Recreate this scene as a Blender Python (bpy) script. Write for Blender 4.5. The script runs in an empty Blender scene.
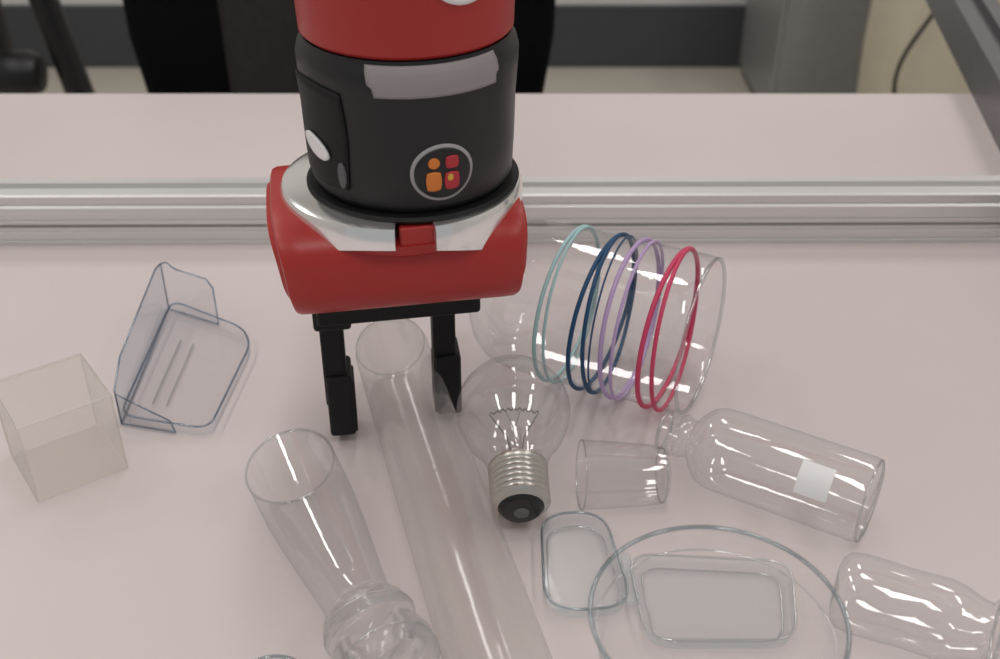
import bpy, math, random
from mathutils import Vector, Matrix
random.seed(4)
T=0.75
scene=bpy.context.scene
scene.view_settings.view_transform='Standard'
COL=scene.collection

# ---------------------------------------------------------------- materials
def newmat(name):
    m=bpy.data.materials.new(name); m.use_nodes=True
    nt=m.node_tree; nt.nodes.clear()
    o=nt.nodes.new('ShaderNodeOutputMaterial')
    return m,nt,o
def rgb(r,g,b):
    f=lambda c:(c/255/12.92 if c/255<=.04045 else ((c/255+.055)/1.055)**2.4)
    return (f(r),f(g),f(b),1)
def solid(name,col,rough=.5,metal=0,var=.08,scale=30,bump=0,coat=0,spec=.5,aniso=None):
    m,nt,o=newmat(name)
    b=nt.nodes.new('ShaderNodeBsdfPrincipled')
    tc=nt.nodes.new('ShaderNodeTexCoord')
    n=nt.nodes.new('ShaderNodeTexNoise'); n.inputs['Scale'].default_value=scale; n.inputs['Detail'].default_value=4
    if aniso:
        mp=nt.nodes.new('ShaderNodeMapping'); mp.inputs['Scale'].default_value=aniso
        nt.links.new(tc.outputs['Object'],mp.inputs['Vector']); nt.links.new(mp.outputs[0],n.inputs['Vector'])
    else: nt.links.new(tc.outputs['Object'],n.inputs['Vector'])
    mx=nt.nodes.new('ShaderNodeMix'); mx.data_type='RGBA'
    mx.inputs[6].default_value=tuple(c*(1-var) for c in col[:3])+(1,)
    mx.inputs[7].default_value=tuple(min(1,c*(1+var)) for c in col[:3])+(1,)
    nt.links.new(n.outputs['Fac'],mx.inputs[0]); nt.links.new(mx.outputs[2],b.inputs['Base Color'])
    b.inputs['Roughness'].default_value=rough; b.inputs['Metallic'].default_value=metal
    b.inputs['Coat Weight'].default_value=coat; b.inputs['Specular IOR Level'].default_value=spec
    if bump:
        bp=nt.nodes.new('ShaderNodeBump'); bp.inputs['Strength'].default_value=bump; bp.inputs['Distance'].default_value=.001
        nt.links.new(n.outputs['Fac'],bp.inputs['Height']); nt.links.new(bp.outputs[0],b.inputs['Normal'])
    nt.links.new(b.outputs[0],o.inputs[0]); return m
def clear(name,tint=(.985,.988,.99),edge=(.82,.84,.85),f0=.10,f1=.40,rough=.05,p=4.0,haze=0.0,hazecol=(.8,.8,.8),bump=.10,scale=60,ph=None):
    """thin-walled clear glass / plastic"""
    m,nt,o=newmat(name); N=nt.nodes.new; L=nt.links.new
    lw=N('ShaderNodeLayerWeight'); lw.inputs['Blend'].default_value=.5
    pw=N('ShaderNodeMath'); pw.operation='POWER'; pw.inputs[1].default_value=p
    L(lw.outputs['Facing'],pw.inputs[0])
    mx=N('ShaderNodeMix'); mx.data_type='RGBA'; mx.inputs[6].default_value=(*tint,1); mx.inputs[7].default_value=(*edge,1)
    L(pw.outputs[0],mx.inputs[0])
    tr=N('ShaderNodeBsdfTransparent'); L(mx.outputs[2],tr.inputs[0])
    gl=N('ShaderNodeBsdfGlossy'); gl.inputs['Roughness'].default_value=rough
    tc=N('ShaderNodeTexCoord'); n=N('ShaderNodeTexNoise'); n.inputs['Scale'].default_value=scale
    L(tc.outputs['Object'],n.inputs['Vector'])
    bp=N('ShaderNodeBump'); bp.inputs['Strength'].default_value=bump; bp.inputs['Distance'].default_value=.002
    L(n.outputs['Fac'],bp.inputs['Height']); L(bp.outputs[0],gl.inputs['Normal'])
    mr=N('ShaderNodeMapRange'); mr.inputs['To Min'].default_value=f0; mr.inputs['To Max'].default_value=f1
    L(pw.outputs[0],mr.inputs['Value'])
    ms=N('ShaderNodeMixShader'); L(mr.outputs[0],ms.inputs[0]); L(tr.outputs[0],ms.inputs[1]); L(gl.outputs[0],ms.inputs[2])
    last=ms
    if haze>0:
        df=N('ShaderNodeBsdfDiffuse'); df.inputs[0].default_value=(*hazecol,1)
        tl=N('ShaderNodeBsdfTranslucent'); tl.inputs[0].default_value=(*hazecol,1)
        a=N('ShaderNodeMixShader'); a.inputs[0].default_value=.5; L(df.outputs[0],a.inputs[1]); L(tl.outputs[0],a.inputs[2])
        h=N('ShaderNodeMixShader')
        mr2=N('ShaderNodeMapRange'); mr2.inputs['To Min'].default_value=haze; mr2.inputs['To Max'].default_value=min(1,haze*(ph or 1.6))
        L(pw.outputs[0],mr2.inputs['Value']); L(mr2.outputs[0],h.inputs[0])
        L(ms.outputs[0],h.inputs[1]); L(a.outputs[0],h.inputs[2]); last=h
    L(last.outputs[0],o.inputs[0]); return m
def thickglass(name,col=(1,1,1),rough=.02,mix=.6):
    m,nt,o=newmat(name)
    g=nt.nodes.new('ShaderNodeBsdfGlass'); g.inputs[0].default_value=(*col,1); g.inputs['Roughness'].default_value=rough; g.inputs['IOR'].default_value=1.48
    t=nt.nodes.new('ShaderNodeBsdfTransparent'); t.inputs[0].default_value=(.98,.985,.985,1)
    s=nt.nodes.new('ShaderNodeMixShader'); s.inputs[0].default_value=mix
    nt.links.new(t.outputs[0],s.inputs[1]); nt.links.new(g.outputs[0],s.inputs[2]); nt.links.new(s.outputs[0],o.inputs[0]); return m

M={}
M['table']=solid('table_laminate',(.640,.568,.562,1),.42,var=.035,scale=9,spec=.35)
M['alu']=solid('brushed_aluminium',(.74,.74,.73,1),.42,metal=.6,var=.10,scale=8,aniso=(.4,60,60))
M['dalu']=solid('grey_aluminium',(.20,.20,.21,1),.4,metal=.6,var=.1)
M['red']=solid('red_painted_casting',(.42,.028,.024,1),.36,var=.06,scale=12,spec=.45)
M['black']=solid('black_rubber_plastic',(.012,.012,.014,1),.38,var=.15,scale=20,spec=.45)
M['black2']=solid('black_matte_plastic',(.008,.008,.009,1),.55,spec=.3)
M['silver']=solid('polished_silver',(.92,.92,.91,1),.16,metal=.85,var=.04,scale=15)
M['lgrey']=solid('light_grey_plastic',(.40,.38,.39,1),.5)
M['label']=solid('grey_film_label',(.32,.29,.30,1),.45)
M['mgrey']=solid('mid_grey_plastic',(.12,.12,.13,1),.5)
M['white']=solid('white_plastic',(.90,.90,.90,1),.4)
M['orange']=solid('orange_print',(.75,.22,.03,1),.5)
M['dred']=solid('red_print',(.5,.03,.04,1),.5)
M['yellow']=solid('yellow_print',(.8,.5,.05,1),.5)
M['glass']=clear('clear_glass')
M['glassrim']=clear('glass_rim',tint=(.94,.955,.96),edge=(.78,.81,.83),f0=.22,f1=.5,p=1.8)
M['plastic']=clear('clear_plastic',tint=(.972,.98,.987),edge=(.74,.81,.88),f0=.08,f1=.35,rough=.08)
M['bluedge']=clear('blue_plastic_edge',tint=(.58,.68,.78),edge=(.36,.46,.57),f0=.14,f1=.4,rough=.1,p=1.5)
M['tealedge']=clear('teal_plastic_edge',tint=(.68,.76,.78),edge=(.46,.55,.58),f0=.14,f1=.4,rough=.1,p=1.5)
M['casepl']=clear('pale_case_plastic',tint=(.955,.98,.985),edge=(.75,.82,.84),f0=.09,f1=.4,rough=.10,haze=.16,hazecol=(.92,.97,.98))
M['frost']=clear('hazy_clear_plastic',tint=(.985,.982,.978),edge=(.86,.85,.84),f0=.06,f1=.28,rough=.14,haze=.06,hazecol=(.97,.95,.94),p=2.2,ph=3.2)
M['cubepl']=clear('frosted_acrylic',tint=(.975,.972,.96),edge=(.86,.86,.83),f0=.04,f1=.14,rough=.2,haze=.14,hazecol=(.93,.91,.865),p=2,ph=1.3)
M['thick']=thickglass('thick_glass')
M['brass']=solid('nickel_screw_base',(.58,.56,.52,1),.32,metal=.85,var=.1)
M['ins']=solid('black_glass_insulator',(.01,.01,.01,1),.25)
M['tung']=solid('filament_wire',(.25,.24,.23,1),.3,metal=.8)
M['b_teal']=solid('pale_teal_band',rgb(172,208,210),.5)
M['b_blue']=solid('navy_band',rgb(20,76,116),.5)
M['b_lav']=solid('lavender_band',rgb(196,170,214),.5); M['b_pink']=solid('pink_band',rgb(212,66,106),.5)
M['wall']=solid('painted_wall',(.74,.72,.70,1),.8,var=.03,scale=3)
M['cove']=solid('dark_cove_base',(.055,.06,.068,1),.6)
M['floor']=solid('floor_tiles',(.55,.51,.44,1),.5,var=.08,scale=4)
M['ceil']=solid('ceiling_paint',(.80,.80,.79,1),.9)
M['fabric']=solid('black_fabric',(.006,.006,.007,1),.9,var=.3,scale=200,spec=.1)
M['gfab']=solid('grey_fabric',(.05,.045,.045,1),.9,var=.2,scale=120,spec=.1)
M['cab']=solid('grey_cabinet_steel',(.30,.30,.30,1),.4,metal=.3)
M['beige']=solid('beige_plastic',(.62,.57,.44,1),.5)
M['yel']=solid('yellow_cap',(.8,.55,.05,1),.5)

# ---------------------------------------------------------------- helpers
def empty(name,loc=(0,0,0),rz=0):
    e=bpy.data.objects.new(name,None); e.empty_display_size=.02
    e.location=loc; e.rotation_euler=(0,0,rz); COL.objects.link(e); return e
def mesh(name,verts,faces,mat,parent=None,mw=None,smooth=True,ang=35):
    me=bpy.data.meshes.new(name); me.from_pydata([tuple(v) for v in verts],[],faces); me.update()
    if mat: me.materials.append(mat)
    if smooth:
        for p in me.polygons: p.use_smooth=True
        me.set_sharp_from_angle(angle=math.radians(ang))
    o=bpy.data.objects.new(name,me); COL.objects.link(o)
    if parent: o.parent=parent
    if mw is not None: o.matrix_local=mw
    return o
def lathe(name,prof,mat,parent=None,mw=None,seg=64,a0=0,a1=360,ang=35):
    full=abs(a1-a0)>=359.9; n=seg if full else seg+1
    V=[];F=[]
    for r,z in prof:
        for i in range(n):
            a=math.radians(a0+(a1-a0)*i/seg); V.append((r*math.cos(a),r*math.sin(a),z))
    for j in range(len(prof)-1):
        for i in range(seg):
            k=(i+1)%n; F.append((j*n+i,j*n+k,(j+1)*n+k,(j+1)*n+i))
    me=mesh(name,V,F,mat,parent,mw,True,ang)
    import bmesh
    bm=bmesh.new(); bm.from_mesh(me.data); bmesh.ops.remove_doubles(bm,verts=bm.verts,dist=1e-6)
    bmesh.ops.recalc_face_normals(bm,faces=bm.faces); bm.to_mesh(me.data); bm.free()
    me.data.set_sharp_from_angle(angle=math.radians(ang))
    return me
def axis(p0,p1):
    d=(Vector(p1)-Vector(p0)).normalized()
    return Matrix.Translation(Vector(p0))@d.to_track_quat('Z','Y').to_matrix().to_4x4()
def tube(name,pts,r,mat,parent=None,closed=False,mw=None,res=3):
    """swept round bar, built as a mesh"""
    c=bpy.data.curves.new(name,'CURVE'); c.dimensions='3D'; c.bevel_depth=r; c.bevel_resolution=res; c.use_fill_caps=True
    s=c.splines.new('POLY'); s.points.add(len(pts)-1)
    for i,p in enumerate(pts): s.points[i].co=(*p,1)
    s.use_cyclic_u=closed; s.use_smooth=True
    t=bpy.data.objects.new('tmp',c); COL.objects.link(t)
    dg=bpy.context.evaluated_depsgraph_get(); dg.update()
    me=bpy.data.meshes.new_from_object(t.evaluated_get(dg)); me.name=name
    bpy.data.objects.remove(t); bpy.data.curves.remove(c)
    me.materials.clear()
    if mat: me.materials.append(mat)
    for p in me.polygons: p.use_smooth=True
    me.set_sharp_from_angle(angle=math.radians(50))
    o=bpy.data.objects.new(name,me); COL.objects.link(o)
    if parent: o.parent=parent
    if mw is not None: o.matrix_local=mw
    return o
def ring(name,R,z,r,mat,parent,mw,tilt=(0,0),squash=1,n=72):
    pts=[]
    for i in range(n):
        a=2*math.pi*i/n; x=R*math.cos(a); y=R*math.sin(a)*squash
        pts.append((x,y,z+tilt[0]*math.cos(a)+tilt[1]*math.sin(a)))
    return tube(name,pts,r,mat,parent,True,mw)
def box(name,c,s,mat,parent=None,bev=0,rot=(0,0,0),seg=3):
    x,y,z=[k/2 for k in s]
    V=[(i*x,j*y,k*z) for i in(-1,1) for j in(-1,1) for k in(-1,1)]
    F=[(0,1,3,2),(4,6,7,5),(0,4,5,1),(2,3,7,6),(0,2,6,4),(1,5,7,3)]
    o=mesh(name,V,F,mat,parent,None,False)
    o.location=c; o.rotation_euler=rot
    if bev:
        m=o.modifiers.new('bevel','BEVEL'); m.width=bev; m.segments=seg
        for p in o.data.polygons: p.use_smooth=True
        w=o.modifiers.new('wn','WEIGHTED_NORMAL')
    return o
def prism(name,poly,axis_len,mat,parent=None,mw=None,ang=30):
    n=len(poly); h=axis_len/2
    V=[(-h,y,z) for y,z in poly]+[(h,y,z) for y,z in poly]
    F=[(i,(i+1)%n,n+(i+1)%n,n+i) for i in range(n)]+[tuple(range(n))[::-1],tuple(range(n,2*n))]
    return mesh(name,V,F,mat,parent,mw,True,ang)
def roundpoly(pts,r,n=8):
    out=[];k=len(pts)
    for i in range(k):
        p=Vector(pts[i]);a=(Vector(pts[i-1])-p);b=(Vector(pts[(i+1)%k])-p)
        rr=min(r,a.length*.48,b.length*.48)
        s=p+a.normalized()*rr;e=p+b.normalized()*rr
        for j in range(n+1):
            t=j/n; q=s*(1-t)**2+p*2*t*(1-t)+e*t*t; out.append((q.x,q.y))
    return out
def shrink(pts,k):
    cx=sum(p[0] for p in pts)/len(pts);cy=sum(p[1] for p in pts)/len(pts)
    return [(cx+(p[0]-cx)*k,cy+(p[1]-cy)*k) for p in pts]
def loft(name,rings,mat,parent=None,mw=None,cap0=True,cap1=True,ang=35):
    n=len(rings[0]);V=[v for r in rings for v in r];F=[]
    for j in range(len(rings)-1):
        for i in range(n):
            k=(i+1)%n;F.append((j*n+i,j*n+k,(j+1)*n+k,(j+1)*n+i))
    if cap0:F.append(tuple(range(n))[::-1])
    if cap1:F.append(tuple(range((len(rings)-1)*n,len(rings)*n)))
    return mesh(name,V,F,mat,parent,mw,True,ang)

# ---------------------------------------------------------------- room
box('floor',(0,1.2,-.02),(5,6,.04),M['floor'])
box('wall_back',(0,3.12,1.35),(5,.1,2.7),M['wall'])
box('wall_left',(-2.55,1.2,1.35),(.1,6,2.7),M['wall'])
box('wall_right',(2.55,1.2,1.35),(.1,6,2.7),M['wall'])
box('ceiling',(0,1.2,2.74),(5.2,6,.08),M['ceil'])
box('baseboard_back',(0,3.06,.084),(5,.02,.167),M['cove'])

# ---------------------------------------------------------------- table
tb=empty('work_table',(0,.42,0))
box('table_top',(0,0,T-.015),(1.9,1.05,.03),M['table'],tb,bev=.0015)
for i,(x,y) in enumerate([(-.88,-.45),(.88,-.45),(-.88,.45),(.88,.45)]):
    box('leg_%d'%(i+1),(x,y,(T-.03)/2),(.05,.05,T-.03),M['dalu'],tb,bev=.004)
box('apron_back',(0,.46,T-.07),(1.7,.02,.08),M['dalu'],tb)

# ---------------------------------------------------------------- aluminium rail (slotted extrusion)
def slot(z0,z1,y,dep): return [(y,z0),(y+dep*.4,z0+.0005),(y+dep,z0+.0012),(y+dep,z1-.0012),(y+dep*.4,z1-.0005),(y,z1)]
poly=[(-.0135,0),(-.0135,.0028),(-.0127,.0034),(-.0135,.004),(-.0135,.0095)]+[(-.0127,.0101),(-.0135,.0107)]+slot(.0128,.0152,-.0135,.004)+[(-.0142,.0165),(-.0142,.0185),(-.0134,.0190),(-.0142,.0195),(-.0142,.0275),(-.0128,.029),(-.0138,.0305),(-.0138,.0355),(-.0125,.0365),
      (-.003,.0365),(-.002,.031),(.004,.031),(.005,.0365),(.0135,.0365),(.0135,0)]
rail=empty('aluminium_extrusion_rail',(0,.688,T),math.radians(.35))
prism('rail_profile',poly,1.8,M['alu'],rail,ang=20)

bd=Vector((.45-.404,1.144-.858,0)).normalized()
ang=math.atan2(bd.y,bd.x)
beam=empty('aluminium_frame_beam',(.425,.93,T),ang)
pp=[(-.02,0)]+[(-.02,.014),(-.012,.016),(-.012,.024),(-.02,.026),(-.02,.04),(-.006,.04),(-.004,.032),(.004,.032),(.006,.04),(.02,.04),(.02,0)]
prism('beam_profile',pp,.9,M['dalu'],beam,ang=20)
box('end_cap',(.451,0,.02),(.003,.039,.039),M['black2'],beam)
lathe('yellow_screw_cap',[(0,.004),(.003,.004),(.004,.002),(.004,0)],M['yel'],beam,Matrix.Translation((-.075,.012,.040)),seg=24)

# ---------------------------------------------------------------- background furniture
def chair(name,loc,rz):
    c=empty(name,loc,rz)
    box('seat',(0,-.02,.46),(.48,.46,.08),M['fabric'],c,bev=.03)
    rings=[]
    for z,w,t in[(.55,.19,.02),(.57,.215,.032),(.7,.235,.035),(.95,.242,.035),(1.05,.22,.03),(1.08,.19,.018)]:
        r=[]
        for i in range(32):
            a=2*math.pi*i/32; ca,sa=math.cos(a),math.sin(a)
            x=w*math.copysign(abs(ca)**.35,ca); y=t*math.copysign(abs(sa)**.6,sa)
            r.append((x,.25-.5*x*x+y+.06*(z-.55),z))
        rings.append(r)
    loft('backrest',rings,M['fabric'],c)
    box('back_bracket',(0,.27,.5),(.06,.03,.3),M['black2'],c,bev=.008)
    lathe('gas_column',[(0,.1),(.03,.1),(.03,.25),(.02,.25),(.02,.42),(0,.42)],M['black2'],c,seg=24)
    for i in range(5):
        a=2*math.pi*i/5+.3
        tube('base_spoke_%d'%(i+1),[(.02*math.cos(a),.02*math.sin(a),.12),(.27*math.cos(a),.27*math.sin(a),.075)],.015,M['black2'],c)
        lathe('caster_%d'%(i+1),[(0,-.012),(.028,-.012),(.03,0),(.028,.012),(0,.012)],M['black2'],c,Matrix.Translation((.27*math.cos(a),.27*math.sin(a),.03))@Matrix.Rotation(math.pi/2,4,'Y'),seg=20)
    for s in(-1,1):
        tube('arm_post_%d'%(s+2),[(s*.24,0,.44),(s*.27,0,.5),(s*.27,0,.62)],.013,M['black2'],c)
        box('arm_pad_%d'%(s+2),(s*.27,0,.632),(.06,.24,.025),M['black2'],c,bev=.01)
    return c
c1=chair('office_chair',(-.175,1.02,0),0)
g=[]
for z,w in[(.60,.050),(.8,.053),(1.0,.051),(1.075,.048)]:
    r=[]
    for i in range(24):
        a=2*math.pi*i/24; x=-.085+w*math.cos(a)*(1+.06*math.sin(3*a+z*20)); r.append((x,.245+.06*(z-.55)-.5*x*x+.045*math.copysign(abs(math.sin(a))**.6,math.sin(a)),z+.02))
    g.append(r)
loft('draped_scarf',g,M['gfab'],c1)

tp=empty('tripod_stand',(-.80,1.75,0))
apex=Vector((0,0,1.2))
for i,ft in enumerate([(.20,.0,0),(-.28,-.12,0),(-.10,.28,0)]):
    p=[apex.lerp(Vector(ft),t) for t in(0.02,.45)]; q=[apex.lerp(Vector(ft),t) for t in(.42,.998)]
    tube('leg_upper_%d'%(i+1),p,.019,M['black2'],tp); tube('leg_lower_%d'%(i+1),q,.022,M['black'],tp)
    lathe('rubber_foot_%d'%(i+1),[(0,0),(.022,0),(.026,.01),(.024,.04),(0,.05)],M['black2'],tp,Matrix.Translation((ft[0],ft[1],0)),seg=24)
tube('centre_column',[(0,0,.42),(0,0,1.3)],.016,M['black2'],tp)
lathe('leg_clamp_knob',[(0,-.04),(.03,-.038),(.036,-.02),(.036,.02),(.028,.036),(0,.04)],M['black'],tp,Matrix.Translation((.045,-.02,.475))@Matrix.Rotation(math.pi/2,4,'Y'),seg=32)
tube('clamp_collar',[(0,0,.455),(0,0,.50)],.026,M['black2'],tp)
box('head_plate',(0,0,1.33),(.09,.12,.05),M['black2'],tp,bev=.008)

cb=empty('storage_cabinet',(.755,2.82,0))
box('cabinet_body',(0,0,.36),(.21,.4,.68),M['cab'],cb,bev=.006)
box('cabinet_door',(0,-.206,.37),(.19,.012,.62),M['cab'],cb,bev=.004)
box('cabinet_plinth',(0,0,.015),(.19,.36,.03),M['cove'],cb)
tube('door_handle',[(.07,-.212,.4),(.07,-.232,.41),(.07,-.232,.51),(.07,-.212,.52)],.005,M['alu'],cb)
bn=empty('beige_canister_vacuum',(.890,2.30,0))
rg=[]
for z,k in[(.05,.8),(.08,.95),(.3,1),(.52,.97),(.6,.86),(.63,.6)]:
    rg.append([(.12*k*math.copysign(abs(math.cos(a))**.5,math.cos(a)),.14*k*math.copysign(abs(math.sin(a))**.5,math.sin(a)),z) for a in[2*math.pi*i/40 for i in range(40)]])
loft('vacuum_body',rg,M['beige'],bn)
for i,(x,y) in enumerate([(-.08,-.09),(.08,-.09),(-.08,.09),(.08,.09)]):
    lathe('wheel_%d'%(i+1),[(0,-.015),(.03,-.015),(.03,.015),(0,.015)],M['black2'],bn,Matrix.Translation((x,y,.03))@Matrix.Rotation(math.pi/2,4,'Y'),seg=20)
tube('power_cable',[(-.085+.035*math.sin(t*9),-.15-.012*(1-t),.625-.6*t) for t in[i/30 for i in range(31)]],.004,M['black2'],bn)

# ---------------------------------------------------------------- robot arm with gripper
RX,RY=-.044,.478
rob=empty('robot_arm_gripper',(RX,RY,T))
WX=.0045; WZ=-.0045
TW=Matrix.Translation((WX,0,WZ))
def L(n,p,m,mw=None,**k): return lathe(n,p,M[m],rob,TW if mw is None else mw,**k)
L('wrist_body',[(0,.1495),(.038,.1495),(.0430,.151),(.0450,.1545),(.0458,.17),(.0463,.19),(.0474,.204),(.0476,.2095),(.0466,.2135),(.0450,.2155),(.0446,.2175),(.0,.2175)],'black',seg=96)
L('wrist_neck',[(.030,.138),(.0475,.1480),(.0482,.1492),(.0470,.1505),(.030,.1505)],'black2')
L('red_cuff',[(0,.218),(.0440,.218),(.0454,.2195),(.0462,.24),(.0466,.27),(.0455,.30),(.043,.306),(0,.306)],'red',seg=96)
L('forearm_joint',[(0,.307),(.047,.307),(.05,.312),(.052,.40),(.05,.47),(.04,.50),(0,.505)],'black',seg=64)
PX,PY=1.14,.42
tube('forearm_link',[(0,.0,.44),(.1,.04,.54),(.4,.15,.62),(PX,PY,.64)],.05,M['red'],rob,res=12)
L('shoulder_joint',[(0,-.08),(.07,-.08),(.075,0),(.07,.08),(0,.08)],'black',mw=Matrix.Translation((PX,PY,.62)))
L('pedestal',[(0,-T),(.12,-T),(.12,-T+.03),(.06,-T+.05),(.055,.55),(0,.55)],'mgrey',mw=Matrix.Translation((PX,PY,0)))
def patch(name,a0,a1,z0,z1,off,mat,rfun,na=16,nz=6,shape=None,th=.0012):
    V=[];F=[]
    for j in range(nz+1):
        for i in range(na+1):
            s=i/na*2-1;t=j/nz*2-1
            if shape: s,t=shape(s,t)
            a=math.radians((a0+a1)/2+(a1-a0)/2*s); z=(z0+z1)/2+(z1-z0)/2*t
            r=rfun(z)+off
            V.append((r*math.sin(a),-r*math.cos(a),z))
    for j in range(nz):
        for i in range(na):
            a=j*(na+1)+i; F.append((a,a+1,a+na+2,a+na+1))
    o=mesh(name,V,F,mat,rob,TW,True)
    m=o.modifiers.new('s','SOLIDIFY'); m.thickness=th; m.offset=-1
    return o
def rf(z):
    P=[(.1495,.038),(.151,.0430),(.1545,.0450),(.17,.0458),(.19,.0463),(.204,.0474),(.2095,.0476),(.2135,.0466),(.2155,.0450),(.22,.0446)]
    for (za,ra),(zb,rb) in zip(P,P[1:]):
        if za<=z<=zb: return ra+(rb-ra)*(z-za)/(zb-za)
    return .0455
def disc(s,t):
    k=max(abs(s),abs(t)); l=math.hypot(s,t)
    return (0,0) if l==0 else (s/l*k,t/l*k)
def sq(p):
    def f(s,t):
        a,b=disc(s,t)
        return (s*(1-p)+a*p,t*(1-p)+b*p)
    return f
patch('grey_cuff_label',-16,54,.2035,.2162,.0006,M['label'],rf,shape=lambda s,t:(s*(1 if t>-.2 else .95)-.05*t*(s<0),t),nz=10,na=30)
patch('side_panel',-78,-30,.158,.204,.0010,M['black2'],rf,shape=sq(.25),nz=12,na=20)
patch('button_oval',-63,-42,.170,.181,.0026,M['white'],lambda z:rf(z),shape=lambda s,t:(disc(s,t)[0],disc(s,t)[1]*.75-disc(s,t)[0]*.45),nz=12,na=16)
patch('button_slot',-37,-32,.160,.172,.0018,M['mgrey'],rf,shape=disc,nz=12,na=8)
A0=20
patch('badge_ring',A0-17,A0+17,.1570,.1825,.0008,M['lgrey'],rf,shape=disc,nz=16,na=16)
patch('badge_field',A0-15,A0+15,.1585,.1810,.0014,M['black'],rf,shape=disc,nz=16,na=16)
def blob(n,a,z,ra,rz,m,s=disc): patch(n,A0+a-ra,A0+a+ra,z-rz+.001,z+rz+.001,.0020,M[m],rf,shape=s,nz=8,na=8)
blob('badge_dot_1',-4.8,.1738,2.9,.0024,'orange'); blob('badge_dot_2',4.6,.1736,3.5,.0028,'dred',sq(.5))
blob('badge_shape_1',-5.0,.1655,4.0,.0044,'orange',sq(.5)); blob('badge_shape_2',4.5,.1652,4.0,.0040,'dred',sq(.5))
blob('badge_spot',3.6,.1668,1.5,.0016,'yellow')
patch('cuff_badge',16,52,.2385,.262,.0008,M['white'],lambda z:.0464,shape=disc,nz=12,na=16)

gb=Matrix.Rotation(math.radians(10),4,'Z')@Matrix.Translation((-.0045,0,0))
def sec(x,hy,hz,cz,e=.62):
    r=[]
    for i in range(64):
        a=2*math.pi*i/64; ca,sa=math.cos(a),math.sin(a)
        ee=e if sa>0 else .85
        xx=x*(1-.15*(1-sa)/2) if x<0 else x*(1-.07*(1-sa)/2)
        r.append((xx,hy*math.copysign(abs(ca)**ee,ca),cz+hz*math.copysign(abs(sa)**ee,sa)))
    return r
CZ=.1145
rings=[sec(x,.0460*k,.0262*k,CZ) for x,k in[(-.0560,.93),(-.0555,.97),(-.0535,.995),(-.046,1),(0,1),(.046,1),(.0520,.995),(.0540,.97),(.0545,.93)]]
loft('gripper_housing',rings,M['red'],rob,gb)
for s,x in((-1,.0560),(1,.0545)):
    rr=[sec(s*x,.039,.0215,CZ),sec(s*(x+.0022),.037,.0200,CZ)]
    if s<0: rr=[list(reversed(r)) for r in rr]
    loft('end_cover_%d'%(s+2),rr,M['red'],rob,gb)
FX=-.001
def flange(name,a0,a1):
    n=60;V=[];F=[]
    for i in range(n+1):
        d=a0+(a1-a0)*i/n; a=math.radians(d)
        s2=abs(math.sin(a))**2.2
        lo=.1325-.016*s2; top=.1440
        ro=.0530+.0022*s2
        for r,z in[(.036,top),(ro-.004,top),(ro-.0012,top-.001),(ro,top-.0035),(ro,lo+.001),(ro-.0012,lo),(.036,lo)]:
            V.append((FX+r*math.sin(a),-r*math.cos(a),z))
    k=7
    for i in range(n):
        for j in range(k):
            jj=(j+1)%k; F.append((i*k+j,(i+1)*k+j,(i+1)*k+jj,i*k+jj))
    F.append(tuple(range(k))[::-1]); F.append(tuple(range(n*k,n*k+k)))
    mesh(name,V,F,M['silver'],rob,None,True,40)
flange('flange_1',-178,1); flange('flange_2',20,178)
L('flange_underplate',[(0,.118),(.040,.122),(.0490,.129),(.0505,.134),(.030,.1345)],'red',mw=Matrix.Translation((FX,0,0)))
box('flange_latch',(.0085,-.0455,.1375),(.0150,.006,.0095),M['red'],rob,bev=.0015,rot=(0,0,math.radians(12)))
box('jaw_rail',(0,0,0),(.078,.026,.014),M['black2'],rob,bev=.002).matrix_local=gb@Matrix.Translation((-.002,-.004,.083))
def finger(n,x,y,zt,zb,rz):
    f=Matrix.Translation((x-RX,y-RY,0))@Matrix.Rotation(rz,4,'Z')
    def part(nm,c,s,b): 
        o=box(n+nm,(0,0,0),s,M['black2'],rob,bev=b); o.matrix_local=f@Matrix.Translation(c)
    h=zt-zb
    part('_carriage',(0,0,zt),(.018,.028,.014),.002)
    part('_link',(-.001,0,zb+h*.62),(.0115,.016,h*.76),.0015)
    part('_pad',(.0005,0,zb+h*.25),(.0130,.021,h*.5),.002)
    part('_pad_insert',(0.007 if n=='finger_1' else -.006,0,zb+h*.22),(.002,.018,h*.40),.0008)
finger('finger_1',-.0815,.472,.078,.005,math.radians(8))
finger('finger_2',-.0280,.490,.078,.005,math.radians(8))

# ---------------------------------------------------------------- frosted cube
cu=empty('frosted_acrylic_cube',(-.2160,.4475,T),math.radians(35.5))
S=.0450
box('outer_shell',(0,0,S/2+.0006),(S,S,S),M['cubepl'],cu,bev=.0010)
k=S/2-.0006
for i,(x,y) in enumerate([(-1,-1),(1,-1),(1,1),(-1,1)]):
    tube('vertical_edge_%d'%(i+1),[(x*k,y*k,.001),(x*k,y*k,S-.001)],.0005,M['frost'],cu)
tube('top_edge',[(-k,-k,S-.0006),(k,-k,S-.0006),(k,k,S-.0006),(-k,k,S-.0006)],.0005,M['frost'],cu,True)

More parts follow.
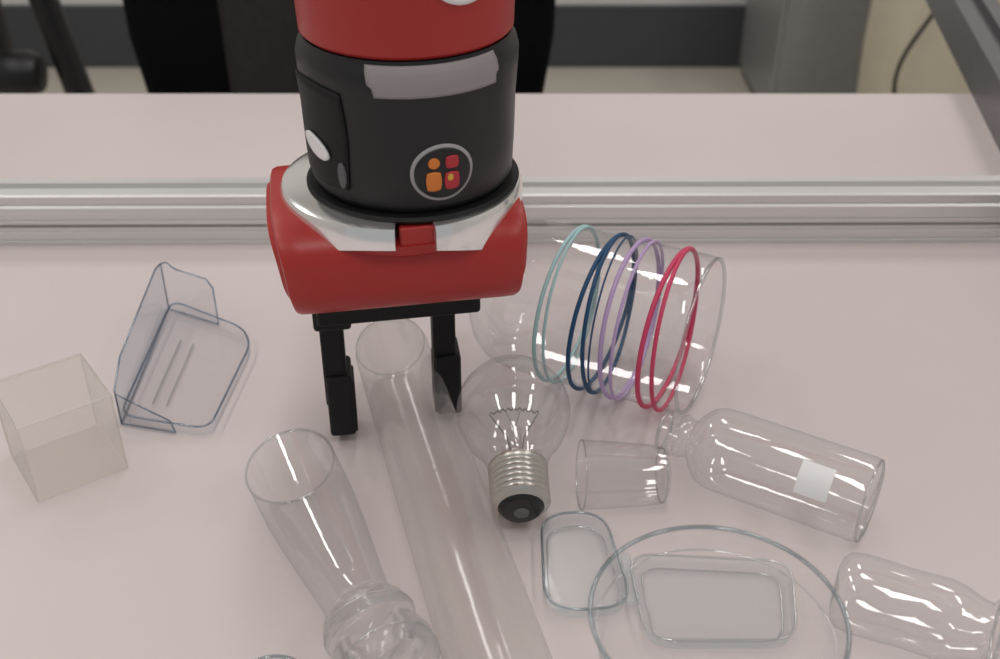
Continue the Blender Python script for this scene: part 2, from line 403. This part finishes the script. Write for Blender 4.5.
# ---------------------------------------------------------------- clear holder
hd=empty('clear_card_holder',(-.175,.53,T))
def hl(pts): return [(p[0]+.175,p[1]-.53) for p in pts]
base=roundpoly(hl([(-.198,.478),(-.149,.466),(-.142,.545),(-.150,.562),(-.198,.592)]),.010)
def tray(name,outl,h,mat,parent,taper=1.0,z0=.0006,edge=None,er=.0007):
    rings=[[(x,y,z0) for x,y in shrink(outl,taper)],[(x,y,z0+h) for x,y in outl]]
    loft(name,rings,mat,parent,None,True,False)
    if edge: tube(name+'_rim',[(x,y,z0+h) for x,y in outl],er,edge,parent,True)
tray('base_tray',base,.006,M['plastic'],hd,edge=M['bluedge'],er=.0006)
def panel(name,pts,mat,parent,edge=None,er=.0005,th=.0014):
    o=mesh(name,pts,[tuple(range(len(pts)))],mat,parent,None,False)
    m=o.modifiers.new('s','SOLIDIFY'); m.thickness=th; m.offset=0
    if edge: tube(name+'_edge',pts,er,edge,parent,True)
A=(-.198,.478);B=(-.201,.592);C=(-.167,.574)
def q(p,z): return (p[0]+.175,p[1]-.53,z)
panel('side_panel',[q(A,.001),q(B,.001),q(B,.032),q((-.2012,.582),.034),q((-.1985,.496),.031),q(A,.022)],M['plastic'],hd,M['bluedge'])
panel('end_panel',[q(B,.001),q(C,.001),q(C,.026),q((-.171,.576),.031),q((-.191,.587),.031),q((-.197,.590),.034),q(B,.032)],M['plastic'],hd,M['bluedge'])
panel('front_lip',[q(A,.001),q((-.168,.4705),.001),q((-.170,.471),.008),q((-.182,.474),.013),q(A,.020)],M['plastic'],hd,M['bluedge'])
tube('moulded_line_1',[q((-.186,.495),.0015),q((-.185,.556),.0015)],.0005,M['glassrim'],hd)
tube('moulded_line_2',[q((-.178,.493),.0015),q((-.177,.552),.0015)],.0005,M['glassrim'],hd)

# ---------------------------------------------------------------- beer glass lying down
P0=Vector((-.0985,.418,.0215));P1=Vector((-.038,.292,.0195))
gl=empty('tall_beer_glass',(0,0,T)); ax=axis(P0,P1); Ln=(P1-P0).length
lathe('glass_wall',[(.0212,0),(.0212,.01),(.0205,.03),(.0188,.050),(.0165,.070),(.0148,.084),(.0142,.091),(.0148,.097),(.012,.0975),(.006,.0976),(0,.0977)],M['glass'],gl,ax)
ring('lip',.0212,0,.0006,M['glassrim'],gl,ax)
lathe('thick_base',[(0,.099),(.010,.099),(.0148,.098),(.0178,.102),(.0196,.108),(.0180,.113),(.0186,.1165),(.0206,.122),(.0206,.131),(.0185,.1345),(.010,.134),(0,.132)],M['thick'],gl,ax,ang=60)
ring('base_ring',.0190,.108,.0006,M['glassrim'],gl,ax); ring('foot_ring',.0200,.127,.0006,M['glassrim'],gl,ax)

sg=empty('shot_glass',(-.0865,.289,T))
lathe('cup',[(0,.004),(.008,.004),(.0105,.006),(.0150,.022)],M['glass'],sg); ring('lip',.0150,.022,.0007,M['tealedge'],sg,Matrix())
lathe('foot',[(0,.0004),(.010,.0004),(.010,.0035),(0,.0035)],M['glass'],sg)

# ---------------------------------------------------------------- clear tube
tu=empty('clear_plastic_tube',(0,0,T)); ax=axis((-.0610,.526,.0205),(.0145,.245,.0205))
lathe('tube_wall',[(0,-.001),(.010,-.0008),(.016,.0012),(.019,.005),(.0200,.010),(.0203,.10),(.0203,.285)],M['frost'],tu,ax)
ring('open_lip',.0203,.285,.0009,M['frost'],tu,ax); ring('end_bead',.0188,.0045,.0004,M['glassrim'],tu,ax)

# ---------------------------------------------------------------- light bulb
bu=empty('light_bulb',(0,0,T))
pc=Vector((.0065,.452,.0285)); pe=Vector((.0100,.390,.0145)); ax=axis(pc,pe)
pr=[]
R=.0280
for i in range(0,17):
    a=math.radians(-90+i*7.6); pr.append((R*math.cos(a),R*math.sin(a)))
pr+= [(.0230,.0170),(.0198,.0210),(.0172,.0250),(.0152,.030),(.0143,.034),(.0140,.037)]
lathe('glass_envelope',pr,M['glass'],bu,ax,ang=70)
th=[(.0141,.0345),(.0141,.0370)]
z=.037
for i in range(6):
    th+=[(.0132,z+.0006),(.0128,z+.0014),(.0132,z+.0022),(.0139,z+.0028)]; z+=.0030
th+=[(.0130,z+.001),(.0118,z+.002),(.0105,z+.0028)]
lathe('screw_base',th,M['brass'],bu,ax,ang=70)
lathe('insulator',[(.0108,z+.0026),(.0090,z+.0045),(.0050,z+.0052),(0,z+.0054)],M['ins'],bu,ax)
lathe('contact',[(.0036,z+.005),(.0034,z+.0060),(.002,z+.0066),(0,z+.0068)],M['mgrey'],bu,ax,seg=24)
lathe('stem',[(.009,.036),(.007,.031),(.0035,.026),(.0028,.014),(.0035,.012),(0,.011)],M['glass'],bu,ax,seg=24)
def bt(n,pts,r,m): tube(n,pts,r,M[m],bu,False,ax)
bt('lead_1',[(.002,0,.030),(.004,.002,.018),(.012,.003,.004)],.0003,'tung')
bt('lead_2',[(-.002,0,.030),(-.004,.002,.018),(-.012,.003,.004)],.0003,'tung')
bt('support_1',[(0,0,.012),(.003,.004,.003)],.0002,'tung'); bt('support_2',[(0,0,.012),(-.004,.004,.003)],.0002,'tung')
bt('filament',[(-.012+.024*i/60,.003+.0008*math.sin(i*.9),.004-.003*math.sin(math.pi*i/60)+.0006*math.cos(i*.9)) for i in range(61)],.0003,'tung')

# ---------------------------------------------------------------- large jar with coloured bands
ja=empty('banded_glass_jar',(0,0,T))
ja0=Vector((-.0142,.5519,.0435)); ja1=Vector((.104,.4965,.0435)); ax=axis(ja0,ja1); Lj=(ja1-ja0).length
lathe('jar_wall',[(.0130,-.012),(.0130,-.004),(.016,.002),(.024,.008),(.033,.014),(.039,.022),(.0415,.032),(.042,.045),(.042,Lj-.006),(.0415,Lj-.002),(.0405,Lj)],M['glass'],ja,ax,seg=96,ang=60)
ring('neck_bead',.0134,-.012,.0012,M['glassrim'],ja,ax)
ring('rim',.0408,Lj,.0010,M['glassrim'],ja,ax)
D=.009
for nm,s,m,tl,r in[('teal_band_1',.047,'b_teal',(.001,.001),.0011),('teal_band_2',.0500,'b_teal',(-.001,.0),.0008),
    ('navy_band_1',.067,'b_blue',(.002,.002),.0012),('navy_band_2',.0710,'b_blue',(-.0015,-.001),.0011),('navy_band_3',.0735,'b_blue',(-.0025,.001),.0005),
    ('lavender_band_1',.083,'b_lav',(.001,-.001),.0012),('lavender_band_2',.0868,'b_lav',(-.001,.001),.0009),
    ('pink_band_1',.104,'b_pink',(.0018,.001),.0013),('pink_band_2',.1078,'b_pink',(-.0015,-.001),.0011)]:
    ring(nm,.0428,s+D,r,M[m],ja,ax,tilt=tl)

# ---------------------------------------------------------------- small glass bottle with label
vb=empty('small_glass_bottle',(0,0,T)); v0=Vector((.0810,.4475,.0205)); v1=Vector((.1690,.3945,.0205)); ax=axis(v0,v1); Lv=(v1-v0).length
vp=[(.0095,0),(.0095,.0015),(.0112,.002),(.0112,.004),(.0098,.005),(.0112,.0065),(.0098,.008),(.0112,.0095),(.0095,.012),(.0095,.015),(.014,.018),(.0182,.022),(.0200,.027),(.0203,.032),(.0203,Lv-.004),(.0195,Lv-.001),(.017,Lv),(.0,Lv-.002)]
lathe('bottle_wall',vp,M['glass'],vb,ax,ang=50)
ring('mouth',.0097,0,.0008,M['glassrim'],vb,ax); ring('heel',.0195,Lv-.0015,.0006,M['glassrim'],vb,ax)
def lab(n,parent,ax,R,s0,s1,a0,a1,mat):
    V=[];F=[];na,nz=12,6
    for j in range(nz+1):
        for i in range(na+1):
            a=math.radians(a0+(a1-a0)*i/na)
            V.append((R*math.cos(a),R*math.sin(a),s0+(s1-s0)*j/nz))
    for j in range(nz):
        for i in range(na):
            k=j*(na+1)+i;F.append((k,k+1,k+na+2,k+na+1))
    return mesh(n,V,F,mat,parent,ax)
inv=ax.to_3x3().inverted()@Vector((-.25,-.75,.66)).normalized()
la=math.degrees(math.atan2(inv.y,inv.x))
lab('paper_label',vb,ax,.0207,.071,.086,la-22,la+22,M['white'])

# ---------------------------------------------------------------- small tumbler behind the bulb
tm=empty('small_tumbler',(0,0,T)); ax=axis((.0385,.418,.0168),(.0800,.4205,.0145))
lathe('tumbler_wall',[(.0165,0),(.0160,.012),(.0145,.032),(.0135,.038),(.011,.0405),(0,.040)],M['glass'],tm,ax)
ring('lip',.0165,0,.0004,M['glassrim'],tm,ax); ring('foot_ring',.0132,.0385,.0004,M['glassrim'],tm,ax)

# ---------------------------------------------------------------- hinged clear case
cs=empty('clear_plastic_case',(.075,.36,T))
def cl(p): return [(a-.075,b-.36) for a,b in p]
left=roundpoly(cl([(.019,.402),(.048,.404),(.057,.344),(.019,.342)]),.016)
right=roundpoly(cl([(.057,.376),(.129,.371),(.122,.326),(.060,.326)]),.012)
for nm,o,h in(('lid',left,.006),('tray',right,.006)):
    tray(nm,o,h,M['casepl'],cs,taper=.97,edge=M['tealedge'] if nm=='lid' else M['glassrim'],er=.0006)
    tube(nm+'_inner_bead',[(x,y,.0016) for x,y in shrink(o,.86)],.0004,M['glassrim'],cs,True)
box('hinge',(.056-.075,.362-.36,.005),(.004,.03,.003),M['casepl'],cs,bev=.0008)

# ---------------------------------------------------------------- clear plastic cup standing
cp=empty('clear_plastic_cup',(.0735,.273,T))
lathe('cup_wall',[(0,.003),(.026,.003),(.0285,.001),(.0300,.004),(.0340,.030),(.0385,.055),(.0420,.076),(.0428,.078)],M['glass'],cp,seg=96,ang=50)
ring('rolled_rim',.0430,.078,.0008,M['tealedge'],cp,Matrix()); ring('fill_line',.0405,.069,.0003,M['glassrim'],cp,Matrix())

# ---------------------------------------------------------------- bottle on the right
bb=empty('clear_glass_bottle',(0,0,T)); b0=Vector((.1400,.3455,.0172)); b1=Vector((.2120,.3130,.0172)); ax=axis(b0,b1)
bp=[(0,.002),(.008,0),(.013,.001),(.016,.004),(.0170,.010),(.0167,.022),(.0164,.028),(.0165,.034),(.0168,.044),(.0156,.050),(.0130,.056),(.0120,.061),(.0148,.063),(.0150,.0655),(.0125,.067),(.0125,.072),(.0145,.074),(.0140,.078)]
lathe('bottle_wall',bp,M['glass'],bb,ax,ang=60)
for i,(r,s) in enumerate([(.0151,.0642),(.0146,.074),(.0142,.078)]): ring('neck_ring_%d'%(i+1),r,s,.0007,M['glassrim'],bb,ax)

# ---------------------------------------------------------------- lights
def area(n,loc,sx,sy,e,col=(1,.97,.945),rot=(0,0,0)):
    l=bpy.data.lights.new(n,'AREA'); l.shape='RECTANGLE'; l.size=sx; l.size_y=sy; l.energy=e; l.color=col
    o=bpy.data.objects.new(n,l); o.location=loc; o.rotation_euler=rot; COL.objects.link(o)
k=0
for x in(-1.3,0,1.3):
    for y in(-.4,.8,2.0):
        area('ceiling_light_panel_%d'%k,(x,y,2.68),.22,.75,6.1); k+=1
w=bpy.data.worlds.new('world'); scene.world=w; w.use_nodes=True
w.node_tree.nodes['Background'].inputs[0].default_value=(.95,.97,1,1); w.node_tree.nodes['Background'].inputs[1].default_value=.35

# ---------------------------------------------------------------- camera
cam=bpy.data.cameras.new('camera'); co=bpy.data.objects.new('camera',cam); COL.objects.link(co)
cam.lens=1150*36/1000; cam.sensor_width=36; cam.sensor_fit='HORIZONTAL'; cam.clip_start=.01
cam.dof.use_dof=True; cam.dof.focus_distance=.52; cam.dof.aperture_fstop=12
co.location=(0,0,T+.37); co.rotation_euler=(math.radians(57),0,0)
scene.camera=co
